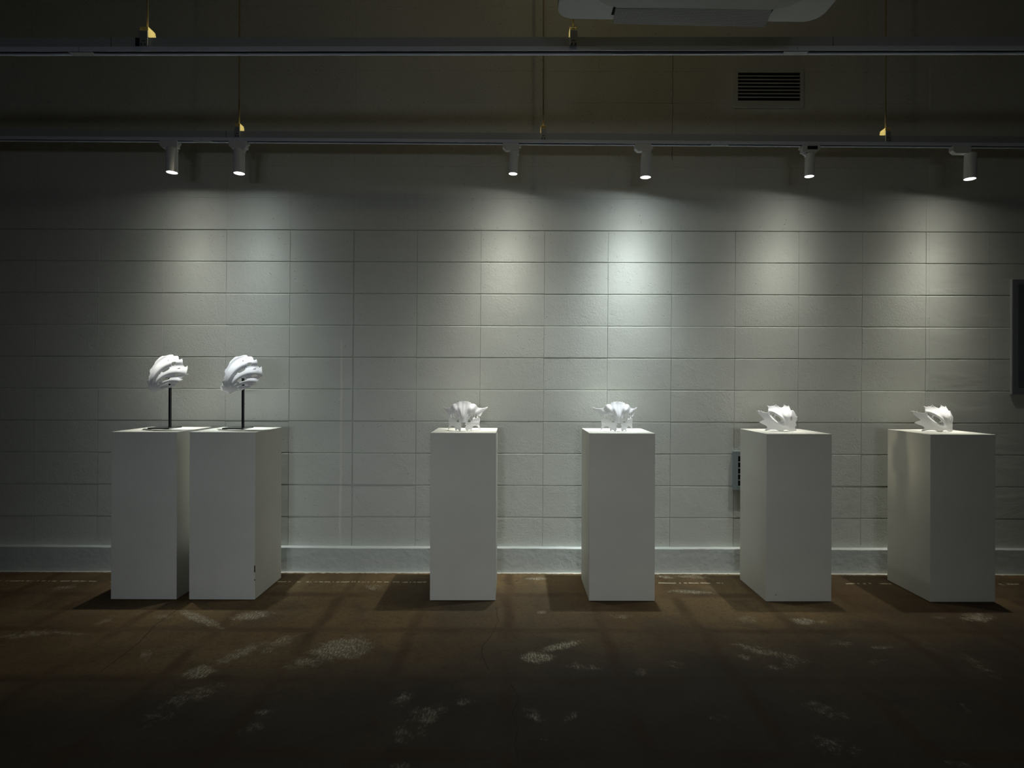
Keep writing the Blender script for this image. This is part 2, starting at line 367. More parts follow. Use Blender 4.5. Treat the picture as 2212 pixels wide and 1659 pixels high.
def floor():
    x0, x1, y0, y1 = -3.6, 3.6, 1.45, DW; st = 0.012
    nx = int((x1 - x0) / st); ny = int((y1 - y0) / st)
    val = [0.0] * ((nx + 1) * (ny + 1))
    for cx, cy, rx, ry, an, s in SCUFF:
        an = math.radians(an)
        c = on_floor(cx, cy); e1 = on_floor(cx + rx * math.cos(an), cy + rx * math.sin(an)) - c; e2 = on_floor(cx - ry * math.sin(an), cy + ry * math.cos(an)) - c
        det = e1.x * e2.y - e1.y * e2.x
        R = 1.5 * (abs(e1.x) + abs(e2.x)), 1.5 * (abs(e1.y) + abs(e2.y))
        for j in range(max(0, int((c.y - R[1] - y0) / st)), min(ny, int((c.y + R[1] - y0) / st) + 1) + 1):
            for i in range(max(0, int((c.x - R[0] - x0) / st)), min(nx, int((c.x + R[0] - x0) / st) + 1) + 1):
                dx = x0 + i * st - c.x; dy = y0 + j * st - c.y
                a = (dx * e2.y - dy * e2.x) / det; b = (e1.x * dy - e1.y * dx) / det
                v = min(1.0, s * 1.1 + 0.1) * max(0, 1 - (a * a + b * b) / 2.2)
                k = j * (nx + 1) + i
                if v > val[k]: val[k] = v
    verts = [(x0 + (x1 - x0) * i / nx, y0 + (y1 - y0) * j / ny, 0) for j in range(ny + 1) for i in range(nx + 1)]
    faces = [(j * (nx + 1) + i, j * (nx + 1) + i + 1, (j + 1) * (nx + 1) + i + 1, (j + 1) * (nx + 1) + i) for j in range(ny) for i in range(nx)]
    b = len(verts)
    def q(ax, bx, ay, by):
        k = len(verts); verts.extend([(ax, ay, 0), (bx, ay, 0), (bx, by, 0), (ax, by, 0)]); faces.append((k, k + 1, k + 2, k + 3))
    q(XL - .2, x0, YB - .2, DW); q(x1, XR + .2, YB - .2, DW); q(x0, x1, YB - .2, y0)
    # underside
    k = len(verts); verts.extend([(XL - .2, YB - .2, -.2), (XR + .2, YB - .2, -.2), (XR + .2, DW + .2, -.2), (XL - .2, DW + .2, -.2)]); faces.append((k + 3, k + 2, k + 1, k))
    me = bpy.data.meshes.new('floor'); me.from_pydata(verts, [], faces)
    at_ = me.attributes.new('scuff', 'FLOAT', 'POINT'); at_.data.foreach_set('value', val + [0.0] * (len(verts) - b))
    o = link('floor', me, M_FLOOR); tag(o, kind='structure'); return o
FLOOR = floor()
def fcrack(pix, wd=0.002):
    P = []
    for a, b in zip(pix, pix[1:]):
        for t in range(6):
            f = t / 6; P.append(on_floor(a[0] + (b[0] - a[0]) * f + random.uniform(-1, 1), a[1] + (b[1] - a[1]) * f, 0.0002))
    P.append(on_floor(*pix[-1], 0.0002))
    strip('crack', P, wd, M_CRACK, FLOOR)
fcrack([(385, 1316), (335, 1350), (300, 1388), (262, 1418), (218, 1450)])
fcrack([(1070, 1310), (1077, 1340), (1062, 1372), (1042, 1395), (1040, 1415), (1056, 1447)], .0016)
fcrack([(1105, 1478), (1121, 1505), (1107, 1540), (1118, 1570), (1112, 1610), (1122, 1659)], .0014)

# ------------------------------------------------------------------ pedestals
def pedestal_material():
    g = NG('matt_white_paint'); c = g.coord()
    n = g.noise(c, 3, 4); f = g.noise(c, 90, 4)
    gr = g.noise(g.mapping(c, (40, 40, 1)), 1.2, 4)
    base = g.mix(g.ramp(n, .3, .7), (0.71, 0.71, 0.645, 1), (0.77, 0.77, 0.70, 1))
    g.bs(Base_Color=base, Roughness=0.55, Normal=g.bump(g.m('ADD', f, g.m('MULTIPLY', gr, .6)), 0.18, 0.0008))
    g.b.inputs['Specular IOR Level'].default_value = 0.25
    return g.mat
M_PED = pedestal_material()
M_CHIP = simple('bare_board', (0.02, 0.018, 0.015), 0.9)
PED = []
#  front-left px, front-right px at the base line; label
peds = [(239.3, 380.6, 'leftmost white pedestal, under the first lace helmet, its right side lit'),
        (408.3, 550.6, 'white pedestal with a small dark chip low on its front edge, second from left'),
        (928.0, 1068.2, 'tall white pedestal under the first horned mask, standing alone mid wall'),
        (1272.0, 1411.2, 'white pedestal under the brighter horned mask, fourth from left'),
        (1653.5, 1796.8, 'white pedestal in front of the low wall vent, its left side lit'),
        (2007.6, 2151.8, 'dull grey pedestal at far right with the darkest front face')]
for i, (a, b, lab) in enumerate(peds):
    X0 = on_floor(a, 1297.3 + 0.0023 * (a - 240)).x / on_floor(a, 1297.3 + 0.0023 * (a - 240)).y * DF
    X1 = X0 + 0.3555
    r = empty('display_pedestal', ((X0 + X1) / 2, (DF + DB) / 2, 0), math.radians([0, 0, .5, .2, .6, .5][i]))
    w2 = 0.3555 / 2; d2 = (DB - DF) / 2
    mb = MB(); mb.box(-w2, w2, -d2, d2, 0.002, HP, bevel=0.0015)
    mb.build('box', M_PED, r)
    tag(r, lab, 'pedestal', 'white display pedestals in a row')
    if i == 1:
        tag(MB().box(w2 - .0035, w2 + .0006, -d2 - .0006, -d2 + .003, .150, .186).build('chip', M_CHIP, r), 'dark chip in the paint')
        tag(MB().box(w2 - .003, w2 + .0006, -d2 - .0005, -d2 + .002, .105, .112).build('chip', M_CHIP, r), 'small dark chip in the paint')
    if i == 4:
        c = MB().box(-w2 + .050, -w2 + .058, -d2 - .0004, -d2 + .001, .036, .039); tag(c.build('chip', M_CHIP, r), 'small dark mark')
    PED.append(r)
PX_C = [p.location.x for p in PED]

# ------------------------------------------------------------------ white printed sculptures
def nylon():
    g = NG('white_sintered_nylon'); c = g.coord()
    n = g.noise(c, 300, 3)
    g.bs(Base_Color=(0.89, 0.89, 0.92, 1), Roughness=0.5, Normal=g.bump(n, 0.15, 0.0004))
    g.b.inputs['Subsurface Weight'].default_value = 0.35
    g.b.inputs['Subsurface Radius'].default_value = (1, 1, 1)
    g.b.inputs['Subsurface Scale'].default_value = 0.006
    g.b.inputs['Specular IOR Level'].default_value = 0.3
    return g.mat
M_NYL = nylon()

def smooth_loop(pts, step, closed=True):
    """Catmull-Rom through the traced points, resampled; sharp turns stay sharp"""
    n = len(pts); out = []
    V = [Vector(p) for p in pts]
    for i in range(n):
        p0, p1, p2, p3 = V[(i - 1) % n], V[i], V[(i + 1) % n], V[(i + 2) % n]
        L = (p2 - p1).length
        def sharp(a, b, c):
            u = b - a; v = c - b
            if u.length < 1e-6 or v.length < 1e-6: return True
            return u.angle(v, 0) > math.radians(75)
        t1 = (p2 - p0) * 0.5; t2 = (p3 - p1) * 0.5
        t1 = t1.normalized() * min(t1.length, L) if t1.length > 0 else t1
        t2 = t2.normalized() * min(t2.length, L) if t2.length > 0 else t2
        if sharp(p0, p1, p2): t1 = (p2 - p1) * 0.9
        if sharp(p1, p2, p3): t2 = (p2 - p1) * 0.9
        k = max(1, int(round(L / step)))
        for j in range(k):
            t = j / k; a = 2 * t**3 - 3 * t**2 + 1; b = t**3 - 2 * t**2 + t; c = -2 * t**3 + 3 * t**2; d = t**3 - t**2
            out.append(p1 * a + t1 * b + p2 * c + t2 * d)
    return out
def inside(p, poly):
    x, y = p[0], p[1]; r = False; n = len(poly); j = n - 1
    for i in range(n):
        xi, yi = poly[i][0], poly[i][1]; xj, yj = poly[j][0], poly[j][1]
        if (yi > y) != (yj > y) and x < (xj - xi) * (y - yi) / (yj - yi) + xi: r = not r
        j = i
    return r
def planar_mesh(outline, holes, step):
    loops = [smooth_loop(outline, step)] + [smooth_loop(h, step * 0.8) for h in holes]
    vs_, es = [], []
    for L in loops:
        k = len(vs_); n = len(L); vs_ += L; es += [(k + i, k + (i + 1) % n) for i in range(n)]
    xs = [v.x for v in loops[0]]; ys = [v.y for v in loops[0]]
    bnd = {}
    for v in vs_: bnd.setdefault((int(v.x // step), int(v.y // step)), []).append(v)
    y = min(ys); row = 0
    while y < max(ys):
        x = min(xs) + (step / 2 if row % 2 else 0)
        while x < max(xs):
            p = Vector((x, y))
            if inside(p, loops[0]) and not any(inside(p, h) for h in loops[1:]):
                k = (int(x // step), int(y // step)); ok = True
                for a in (-1, 0, 1):
                    for b in (-1, 0, 1):
                        for q in bnd.get((k[0] + a, k[1] + b), ()):
                            if (q - p).length < step * 0.6: ok = False
                if ok: vs_.append(p)
            x += step
        y += step * 0.87; row += 1
    V, E, Fc, *_ = geometry.delaunay_2d_cdt(vs_, es, [], 0, 1e-5)
    tris = []
    for f in Fc:
        c = (V[f[0]] + V[f[1]] + V[f[2]]) / 3
        if inside(c, loops[0]) and not any(inside(c, h) for h in loops[1:]): tris.append(f)
    return V, tris
def shell(name, V, tris, mapfn, thick, mat, parent=None):
    me = bpy.data.meshes.new(name)
    me.from_pydata([mapfn(v.x, v.y) for v in V], [], tris)
    bm = bmesh.new(); bm.from_mesh(me)
    bmesh.ops.delete(bm, geom=[v for v in bm.verts if not v.link_faces], context='VERTS')
    bmesh.ops.recalc_face_normals(bm, faces=bm.faces)
    bm.to_mesh(me); bm.free()
    o = link(name, me, mat, parent, True)
    s = o.modifiers.new('solid', 'SOLIDIFY'); s.thickness = thick; s.offset = 0
    s = o.modifiers.new('sub', 'SUBSURF'); s.levels = 1; s.render_levels = 1
    return o
def ss(a, b, x):
    t = max(0, min(1, (x - a) / (b - a))); return t * t * (3 - 2 * t)

# --- lace helmet (seen from its side on the rod stands)
A_OUT = [(535, 1515), (500, 1475), (440, 1425), (375, 1400), (318, 1385), (300, 1330), (255, 1262), (310, 1240), (285, 1170), (260, 1098), (290, 1065), (330, 1030), (318, 965), (345, 925), (362, 870), (348, 775), (375, 720), (430, 660), (490, 570), (540, 470), (610, 400), (680, 335), (760, 290), (850, 285), (930, 262), (1010, 240), (1105, 243), (1140, 292), (1200, 286), (1275, 295), (1300, 335), (1303, 408), (1360, 398), (1412, 372), (1428, 440), (1432, 530), (1460, 605), (1505, 643), (1552, 628), (1582, 592), (1592, 665), (1572, 770), (1545, 878), (1630, 862), (1560, 925), (1460, 975), (1345, 1036), (1448, 1043), (1360, 1105), (1260, 1165), (1195, 1230), (1100, 1262), (1170, 1262), (1060, 1308), (940, 1335), (860, 1385), (740, 1395), (640, 1428), (580, 1470)]
A_HOLES = [[(1060, 565), (1078, 508), (1140, 485), (1215, 492), (1185, 560), (1120, 610), (1072, 602)],
           [(752, 818), (800, 752), (880, 702), (960, 676), (1010, 685), (965, 732), (880, 785), (805, 822)],
           [(640, 880), (672, 868), (702, 865), (690, 886), (655, 893)],
           [(727, 1112), (722, 1050), (775, 1000), (880, 988), (970, 998), (1010, 1020), (960, 1062), (860, 1090), (780, 1116)],
           [(1172, 947), (1200, 890), (1270, 862), (1340, 875), (1395, 905), (1300, 930), (1210, 950)],
           [(830, 1238), (868, 1197), (930, 1185), (1000, 1188), (1045, 1220), (1020, 1240), (930, 1237)],
           [(700, 1355), (745, 1332), (802, 1330), (770, 1356)], [(612, 1216), (645, 1180), (708, 1147), (680, 1185), (635, 1222)],
           [(937, 462), (945, 425), (975, 403), (965, 442)], [(682, 1290), (722, 1256), (775, 1250), (740, 1284)],
           [(1235, 712), (1290, 687), (1360, 684), (1320, 706)], [(920, 1352), (950, 1335), (985, 1332), (960, 1352)]]
ZA = 15.085
def a_s(cx, cy):  # distance from the silhouette line at the upper left, in crop pixels
    ax, ay, bx, by = 1050, 200, 300, 1120
    nx, ny = -(by - ay), (bx - ax); L = math.hypot(nx, ny)
    return max(0.0, -((cx - ax) * nx + (cy - ay) * ny) / L * -1 if False else abs((cx - ax) * nx + (cy - ay) * ny) / L if ((cx - ax) * nx + (cy - ay) * ny) * ((1600 - ax) * nx + (1300 - ay) * ny) > 0 else 0.0)
D0A = 3.335
def a_depth(cx, cy):
    q = ((cx - 1000) / 860) ** 2 + ((cy - 860) / 800) ** 2
    D = 0.115 * math.sqrt(max(0.02, 1.08 - q)) - 0.02
    D -= 0.03 * ss(1250, 1650, cx)
    D += 0.075 * ss(250, 1350, cy) - 0.02
    ang = math.degrees(math.atan2(1480 - cy, cx - 500)); r = math.hypot(cx - 500, 1480 - cy)
    psi = ang + 0.05 * (r - 800)
    D -= 0.0075 * math.cos(math.radians((psi - 41) * 15)) * ss(150, 520, r) * (1.0 if psi < 95 else 0.6)
    return D
V, T = planar_mesh(A_OUT, A_HOLES, 26)
PXA = PX_C[0]
BASEA = Vector((PXA, (DF + DB) / 2, HP))
def a_map(cx, cy): return at(300 + cx / ZA, 750 + cy / ZA, D0A - a_depth(cx, cy)) - BASEA
helmet = empty('lace_helmet_sculpture', BASEA)
shell('near_shell', V, T, a_map, 0.0028, M_NYL, helmet)
# the half that turns away behind the crest
A2 = [(535, 1515), (500, 1475), (440, 1425), (375, 1400), (318, 1385), (300, 1330), (265, 1270), (300, 1225), (262, 1110), (330, 1030), (320, 965), (345, 925), (362, 870), (350, 775), (375, 720), (430, 660), (490, 570), (540, 470), (610, 400), (680, 335), (760, 290), (850, 285), (930, 262), (1010, 245), (1040, 330), (940, 350), (900, 430), (790, 460), (770, 540), (660, 600), (640, 690), (550, 760), (560, 860), (500, 930), (560, 1000), (520, 1080), (580, 1180), (520, 1230), (580, 1320), (570, 1420)]
V2, T2 = planar_mesh(A2, [], 30)
def a_map2(cx, cy):
    s = min(1, a_s(cx, cy) / 420); D = a_depth(cx, cy)
    e = 0.004 + 0.085 * math.sqrt(max(0.0, 1 - (1 - s) ** 2))
    return at(300 + cx / ZA, 750 + cy / ZA, D0A - D + e) - BASEA
shell('far_shell', V2, T2, a_map2, 0.0028, M_NYL, helmet)
tag(helmet, 'white lace-like helmet sculpture on a black rod, above the leftmost pedestal', 'sculpture', 'pierced white sculptures')

def copy_tree(o, parent=None):
    c = o.copy(); COL.objects.link(c)
    if parent is not None: c.parent = parent
    for ch in list(o.children): copy_tree(ch, c)
    return c
helmet2 = copy_tree(helmet); DXA = 160.3 / F * 3.30
helmet2.location = BASEA + Vector((DXA, -0.004, -0.002)); helmet2.rotation_euler = (0, 0, math.radians(2))
tag(helmet2, 'white lace-like helmet sculpture on a black rod, above the second pedestal', 'sculpture', 'pierced white sculptures')

# --- stands
def gloss_black():
    g = NG('polished_black_steel'); c = g.coord()
    g.bs(Base_Color=g.mix(g.noise(c, 20, 3), (0.012, 0.014, 0.016, 1), (0.022, 0.024, 0.026, 1)), Roughness=0.16, Metallic=0.0)
    return g.mat
M_BLK = gloss_black()
rodp = on_floor(367.2, 925.2, HP)
stand = empty('sculpture_stand', (rodp.x, rodp.y, HP))
MB().box(-0.088, 0.034, -0.068, 0.062, 0.0003, 0.008, bevel=0.0008).build('base_plate', M_BLK, stand)
top = at(367.2, 812, rodp.y).z - HP
MB().box(-0.0062, 0.0062, -0.0062, 0.0062, 0.008, top, bevel=0.0008).build('rod', M_BLK, stand)
mb = MB(); mb.box(-0.006, 0.006, -0.040, 0.0, top - 0.012, top, bevel=0.001); mb.box(-0.028, 0.012, -0.006, 0.006, top - 0.010, top, bevel=0.001)
mb.build('cross_arm', M_BLK, stand)
tag(stand, 'black rod stand with flat base holding the leftmost white helmet', 'stand', 'black rod stands')
st2 = copy_tree(stand); st2.location.x += DXA; tag(st2, 'black rod stand with flat base holding the second helmet from left', 'stand', 'black rod stands')

# --- horned mask, symmetric, seen from the front (traced right half)
ZB = 13.83
B_HALF = [(1082, 374), (1108, 392), (1136, 345), (1134, 395), (1204, 402), (1212, 440), (1290, 443), (1360, 475), (1400, 540), (1450, 565), (1560, 575), (1640, 560), (1714, 528), (1690, 590), (1622, 640), (1562, 700), (1522, 770), (1480, 832), (1445, 815), (1418, 800), (1414, 840), (1430, 862), (1470, 868), (1477, 950), (1460, 1050), (1470, 1120), (1492, 1200), (1532, 1268), (1495, 1240), (1440, 1180), (1405, 1130), (1340, 1105), (1275, 1120), (1243, 1170), (1237, 1232), (1210, 1272), (1190, 1225), (1155, 1213), (1122, 1238), (1095, 1284), (1062, 1238), (1042, 1200), (1050, 1160), (1012, 1142), (1048, 1120), (1055, 1085), (1012, 1062), (1040, 1035), (1034, 1000), (1010, 1003)]
B_HH = [[(1122, 803), (1160, 776), (1226, 764), (1182, 795)], [(1120, 990), (1115, 935), (1160, 876), (1200, 950), (1192, 975), (1150, 986)],
        [(1212, 955), (1190, 905), (1172, 852), (1228, 802), (1262, 900), (1242, 945)], [(1272, 880), (1252, 805), (1308, 752), (1296, 840)],
        [(1328, 868), (1332, 785), (1386, 752), (1380, 862), (1352, 888)],
        [(1094, 838), (1108, 822), (1110, 836), (1098, 848)], [(1086, 872), (1100, 858), (1102, 872), (1090, 884)], [(1080, 908), (1093, 894), (1095, 908), (1084, 920)]]
AX = at(930 + 1042 / ZB, 900, 3.36).x
HALFW = 0.130
def b_depth(a, h):
    t = min(1.2, abs(a) / HALFW)
    D = 0.135 * (1 - t ** 2)
    D -= 0.035 * ss(0.08, 0.18, h) * (1 - t * 0.6)
    return D
def b_uv(cx, cy):
    a = 0.05; h = 0.08
    for _ in range(25):
        p = at(930 + cx / ZB, 840 + cy / ZB, 3.36 - b_depth(a, h)); a = p.x - AX; h = p.z - HP
    return (a, h)
half = [b_uv(*p) for p in B_HALF]; hh = [[b_uv(*p) for p in h] for h in B_HH]
half = [(max(a, 0.004), max(h, 0.0005)) for a, h in half]
out = half + [(0.0, half[-1][1] - 0.002)] + [(-a, h) for a, h in half[::-1]] + [(0.0, half[0][1] + 0.001)]
holes = hh + [[(-a, h) for a, h in q] for q in hh] + [[(0.006, .0485), (.012, .0485), (.011, .0515), (.006, .051)], [(-.006, .0485), (-.012, .0485), (-.011, .0515), (-.006, .051)]]
nb = half[-1][1]
holes = holes[:-2]
V, T = planar_mesh(out, holes, 0.0042)
def b_map(a, h):
    D = b_depth(a, h)
    # flowing ribs that fan out from the nose, domed brows over the eyes
    ang = math.atan2(h - 0.045, abs(a) + 1e-4); r = math.hypot(a, h - 0.045)
    D += 0.0024 * math.cos(ang * 19) * ss(0.02, 0.06, r) * (1 if h > 0.07 else 0.3)
    D += 0.014 * math.exp(-((abs(a) - 0.045) / 0.02) ** 2 - ((h - 0.125) / 0.022) ** 2)
    D -= 0.010 * math.exp(-((abs(a) - 0.05) / 0.022) ** 2 - ((h - 0.088) / 0.012) ** 2)
    D += 0.010 * math.exp(-(a / 0.012) ** 2) * ss(0.16, 0.05, h)
    return Vector((a, -D + 0.067, h))
Y_B = 3.36 - 0.067
mask = empty('horned_mask_sculpture', (AX, Y_B, HP))
shell('shell', V, T, b_map, 0.0026, M_NYL, mask)
tag(mask, 'white horned mask sculpture facing forward, on the lone pedestal at centre left', 'sculpture', 'pierced white sculptures')
mask2 = copy_tree(mask); mask2.location.x = at(1260 + 1022 / 15.08, 900, 3.36).x; mask2.rotation_euler.z = math.radians(0)
tag(mask2, 'brightly lit white horned mask facing forward, on the fourth pedestal', 'sculpture', 'pierced white sculptures')

# --- spiny mask seen from its side
ZCc = 15.8
C_OUT = [(650, 1246), (722, 1200), (762, 1155), (700, 1095), (600, 1050), (530, 1012), (468, 988), (560, 930), (640, 912), (635, 880), (570, 810), (500, 740), (446, 690), (436, 625), (362, 598), (430, 588), (450, 568), (482, 600), (552, 583), (570, 630), (612, 625), (700, 652), (766, 655), (778, 560), (776, 480), (742, 425), (700, 398), (790, 420), (845, 437), (900, 425), (980, 415), (1022, 390), (1041, 342), (1062, 387), (1105, 422), (1170, 460), (1240, 482), (1290, 450), (1312, 400), (1288, 348), (1342, 385), (1390, 420), (1452, 440), (1486, 398), (1502, 440), (1530, 520), (1556, 582), (1610, 566), (1652, 592), (1700, 680), (1742, 775), (1790, 788), (1762, 835), (1780, 890), (1732, 950), (1722, 1020), (1742, 1082), (1690, 1150), (1722, 1220), (1748, 1276), (1690, 1303), (1500, 1312), (1478, 1272), (1400, 1240), (1310, 1256), (1285, 1296), (1190, 1292), (1118, 1272), (1050, 1243), (950, 1232), (850, 1238), (770, 1256), (700, 1270)]
C_HOLES = [[(1015, 782), (1060, 760), (1130, 790), (1200, 840), (1246, 910), (1215, 938), (1172, 966), (1090, 930), (1040, 880)],
           [(900, 762), (922, 715), (975, 705), (996, 740), (960, 780), (915, 786)], [(850, 690), (872, 658), (910, 670), (900, 703), (870, 706)],
           [(948, 808), (975, 812), (1002, 838), (995, 852), (962, 836)], [(1152, 968), (1178, 978), (1186, 1002), (1164, 990)],
           [(1213, 985), (1238, 974), (1266, 1008), (1240, 1016)], [(1265, 958), (1290, 965), (1318, 1002), (1292, 1002)],
           [(1560, 920), (1558, 800), (1574, 762), (1592, 800), (1590, 880), (1576, 928)], [(842, 735), (855, 728), (866, 742), (856, 752)]]
V, T = planar_mesh(C_OUT, C_HOLES, 27)
def c_depth(cx, cy):
    t = (cx - 1480)
    D = 0.120 * (1 - (t / 1130) ** 2) if t < 0 else 0.120 * (1 - 0.75 * (t / 300) ** 2)
    hh_ = (1290 - cy) / 900
    D -= 0.05 * ss(0.5, 1.0, hh_) * ss(500, 1200, cx)
    return D
def c_map(cx, cy):
    D = c_depth(cx, cy)
    ang = math.atan2(1240 - cy, 1560 - cx); r = math.hypot(1560 - cx, 1240 - cy)
    D += 0.0028 * math.cos(ang * 15 + r * 0.0015) * ss(150, 500, r) * ss(0.35, 0.9, ang)
    D += 0.0045 * math.cos((cx - 1500 + (1300 - cy) * 0.12) / 26) * ss(1380, 1540, cx) * ss(1250, 1000, cy)
    # eye rim
    ex, ey = cx - 1080, cy - 840; ca, sa = math.cos(0.66), math.sin(0.66)
    u = (ex * ca + ey * sa) / 350; v = (-ex * sa + ey * ca) / 125; q = math.hypot(u, v)
    D += 0.006 * math.exp(-((q - 1.0) / 0.22) ** 2); D -= 0.006 * ss(1.0, 0.6, q)
    p = at(1610 + cx / ZCc, 850 + cy / ZCc, 3.385 - D)
    p.z = max(p.z, HP + 0.0005)
    return p
BASEC = Vector((PX_C[4], (DF + DB) / 2, HP))
spiny = empty('spiny_mask_sculpture', BASEC)
shell('shell', V, T, lambda a, b: c_map(a, b) - BASEC, 0.0026, M_NYL, spiny)
C2 = [(1486, 398), (1502, 440), (1530, 520), (1556, 582), (1610, 566), (1652, 592), (1700, 680), (1742, 775), (1790, 788), (1762, 835), (1780, 890), (1732, 950), (1722, 1020), (1742, 1082), (1690, 1150), (1722, 1220), (1748, 1276), (1690, 1290), (1600, 1180), (1640, 1080), (1590, 960), (1620, 860), (1560, 760), (1540, 640), (1470, 560)]
V2, T2 = planar_mesh(C2, [], 30)
def c_map2(cx, cy):
    D = c_depth(cx, cy); e = ss(1790, 1500, cx)
    p = at(1610 + cx / ZCc, 850 + cy / ZCc, 3.385 - 0.03 + 0.075 * e); p.z = max(p.z, HP + .0005); return p
shell('far_shell', V2, T2, lambda a, b: c_map2(a, b) - BASEC, 0.0026, M_NYL, spiny)
tag(spiny, 'white spiny mask sculpture in profile, on the pedestal before the low vent', 'sculpture', 'pierced white sculptures')
spiny2 = copy_tree(spiny); spiny2.location.x = BASEC.x + 332.3 / F * 3.385
tag(spiny2, 'white spiny mask sculpture in profile, on the far right pedestal', 'sculpture', 'pierced white sculptures')

# ------------------------------------------------------------------ lighting tracks
M_RAIL = simple('anodised_rail', (0.74, 0.80, 0.92), 0.45, 0.0, 0.05, 20)
M_SLOT = simple('track_slot', (0.008, 0.008, 0.010), 0.7)
M_CHAN = simple('galvanised_channel', (0.42, 0.46, 0.48), 0.55, 0.0, 0.08, 12)
M_GOLD = simple('yellow_zinc', (0.92, 0.80, 0.36), 0.38, 0.25, 0.08, 60)
M_STEEL = simple('dull_steel', (0.36, 0.38, 0.40), 0.5, 0.4, 0.08, 40)
M_ROD = simple('threaded_steel', (0.34, 0.29, 0.17), 0.5, 0.2, 0.15, 300, 0.0015)

def track(label, d, yl, yr, conns, seams, hardware=()):
    """yl, yr: image heights of the upper edge of the rail at both frame sides"""
    a = at(0, yl, d); b = at(2212, yr, d)
    L0, L1 = a.x - 0.9, b.x + 0.9
    slope = (b.z - a.z) / (b.x - a.x)
    r = empty('lighting_track', ((a.x + b.x) / 2, d, (a.z + b.z) / 2)); r.rotation_euler = (0, -math.atan(slope), 0)
    cx = (a.x + b.x) / 2; x0, x1 = L0 - cx, L1 - cx
    H = 0.0185; W = 0.036
    prof = [(0, 0), (W, 0), (W, -H), (W - 0.009, -H), (W - 0.009, -H + 0.013), (0.0025, -H + 0.013), (0.0025, -H), (0, -H)]
    MB().prism(prof, 'x', x0, x1).build('rail', M_RAIL, r)
    mb = MB(); mb.box(x0, x1, 0.0026, W - 0.0091, -H + 0.0068, -H + 0.0128); mb.build('slot', M_SLOT, r)
    mb = MB(); mb.prism([(0.001, 0.001), (0.035, 0.001), (0.035, 0.0385), (0.001, 0.0385)], 'x', x0, x1, 0.0006); mb.build('support_channel', M_CHAN, r)
    for px in conns:
        X = at(px, (yl + yr) / 2, d).x - cx
        mb = MB(); mb.prism([(X - 0.052, -H + 0.001), (X + 0.052, -H + 0.001), (X + 0.040, -H - 0.0018), (X - 0.040, -H - 0.0018)], 'y', 0.008, W - 0.006)
        mb.cyl((X - 0.028, 0.018, -H - 0.0022), (X - 0.028, 0.018, -H), 0.003, n=12).cyl((X + 0.028, 0.018, -H - 0.0022), (X + 0.028, 0.018, -H), 0.003, n=12)
        mb.build('joint_plate', M_CHAN, r)
        mb = MB(); mb.box(X - 0.0006, X + 0.0006, -0.0003, 0.002, -H, 0.0); mb.build('rail_seam', M_SLOT, r)
    for px in seams:
        X = at(px, (yl + yr) / 2, d).x - cx
        MB().box(X - 0.001, X + 0.001, 0.0002, 0.002, 0.001, 0.0386).build('channel_seam', M_SLOT, r)
    for px in hardware:
        X = at(px, (yl + yr) / 2, d).x - cx
        MB().box(X - 0.010, X + 0.010, -0.0025, 0.001, 0.002, 0.036, bevel=.0008).build('splice_plate', M_SLOT, r)
    tag(r, label, 'lighting track', 'suspended lighting tracks')
    def zat(x): return a.z + slope * (x - a.x)
    return r, zat
DN, DFR = 2.404, 3.329
tn, zn = track('empty grey lighting track nearest the viewer, crossing the top below the air conditioner', DN, 101.0, 98.5, (170, 1723), (240, 1800), (298,))
tf, zf = track('grey lighting track close to the wall carrying six lit spotlights', DFR, 293.3, 308.8, (435, 1557), (488,))

# hangers
def hanger(px, d, zfun, plate_w, label, mirror=1):
    z0 = zfun(at(px, 200, d).x); X = at(px, 200 if d > 3 else 80, d).x
    r = empty('track_hanger', (X, d, z0))
    h = 0.082 if d < 3 else 0.080
    pw = plate_w / 2
    # front plate with slot and two screws
    mb = MB(); mb.box(-pw, pw, -0.006, -0.003, 0.001, h - 0.018, bevel=0.0008)
    mb.build('front_plate', M_STEEL, r)
    for sx in (-1, 1):
        MB().cyl((sx * 0.0075, -0.0085, 0.006), (sx * 0.0075, -0.006, 0.006), 0.0032, n=16).build('screw', M_SLOT, r)
    MB().box(-0.006, 0.006, -0.0066, -0.005, 0.0195, 0.0225).build('plate_slot', M_SLOT, r)
    # yellow saddle: two cheeks and a top flange
    for sx in (-1, 1):
        x = sx * (pw - 0.001)
        MB().prism([(-0.0028, 0.0395), (0.050, 0.0395), (0.050, h - 0.012), (0.044, h), (-0.0028, h)], 'x', x - 0.0010, x + 0.0010).build('cheek', M_GOLD, r)
    mb = MB(); mb.box(-pw + 0.002, pw - 0.002, -0.0028, 0.050, h - 0.004, h); mb.build('top_flange', M_GOLD, r)
    mb = MB(); mb.cyl((0, 0.020, h - 0.011), (0, 0.020, h - 0.004), 0.0085, n=6); mb.cyl((0, 0.020, h), (0, 0.020, h + 0.006), 0.0085, n=6); mb.build('nut', M_GOLD, r)
    mb = MB(); mb.cyl((0, 0.020, h - 0.016), (0, 0.020, ZT - z0), 0.0042, n=14); mb.build('threaded_rod', M_ROD, r, True)
    tag(r, label, 'hanger', 'yellow track hangers')
    return X, d, z0 + 0.06
HG = []
HG.append(hanger(312, DN, zn, 0.034, 'yellow bracket and rod holding the near track, at its left'))
HG.append(hanger(1239, DN, zn, 0.031, 'yellow bracket and rod on the near track, behind the air conditioner'))
HG.append(hanger(513.5, DFR, zf, 0.030, 'yellow bracket and rod on the far track above the second spotlight'))
HG.append(hanger(1174.2, DFR, zf, 0.030, 'yellow bracket and rod on the far track just right of the third spotlight'))
HG.append(hanger(1917.8, DFR, zf, 0.030, 'yellow bracket and rod on the far track between the fifth and sixth spotlights'))

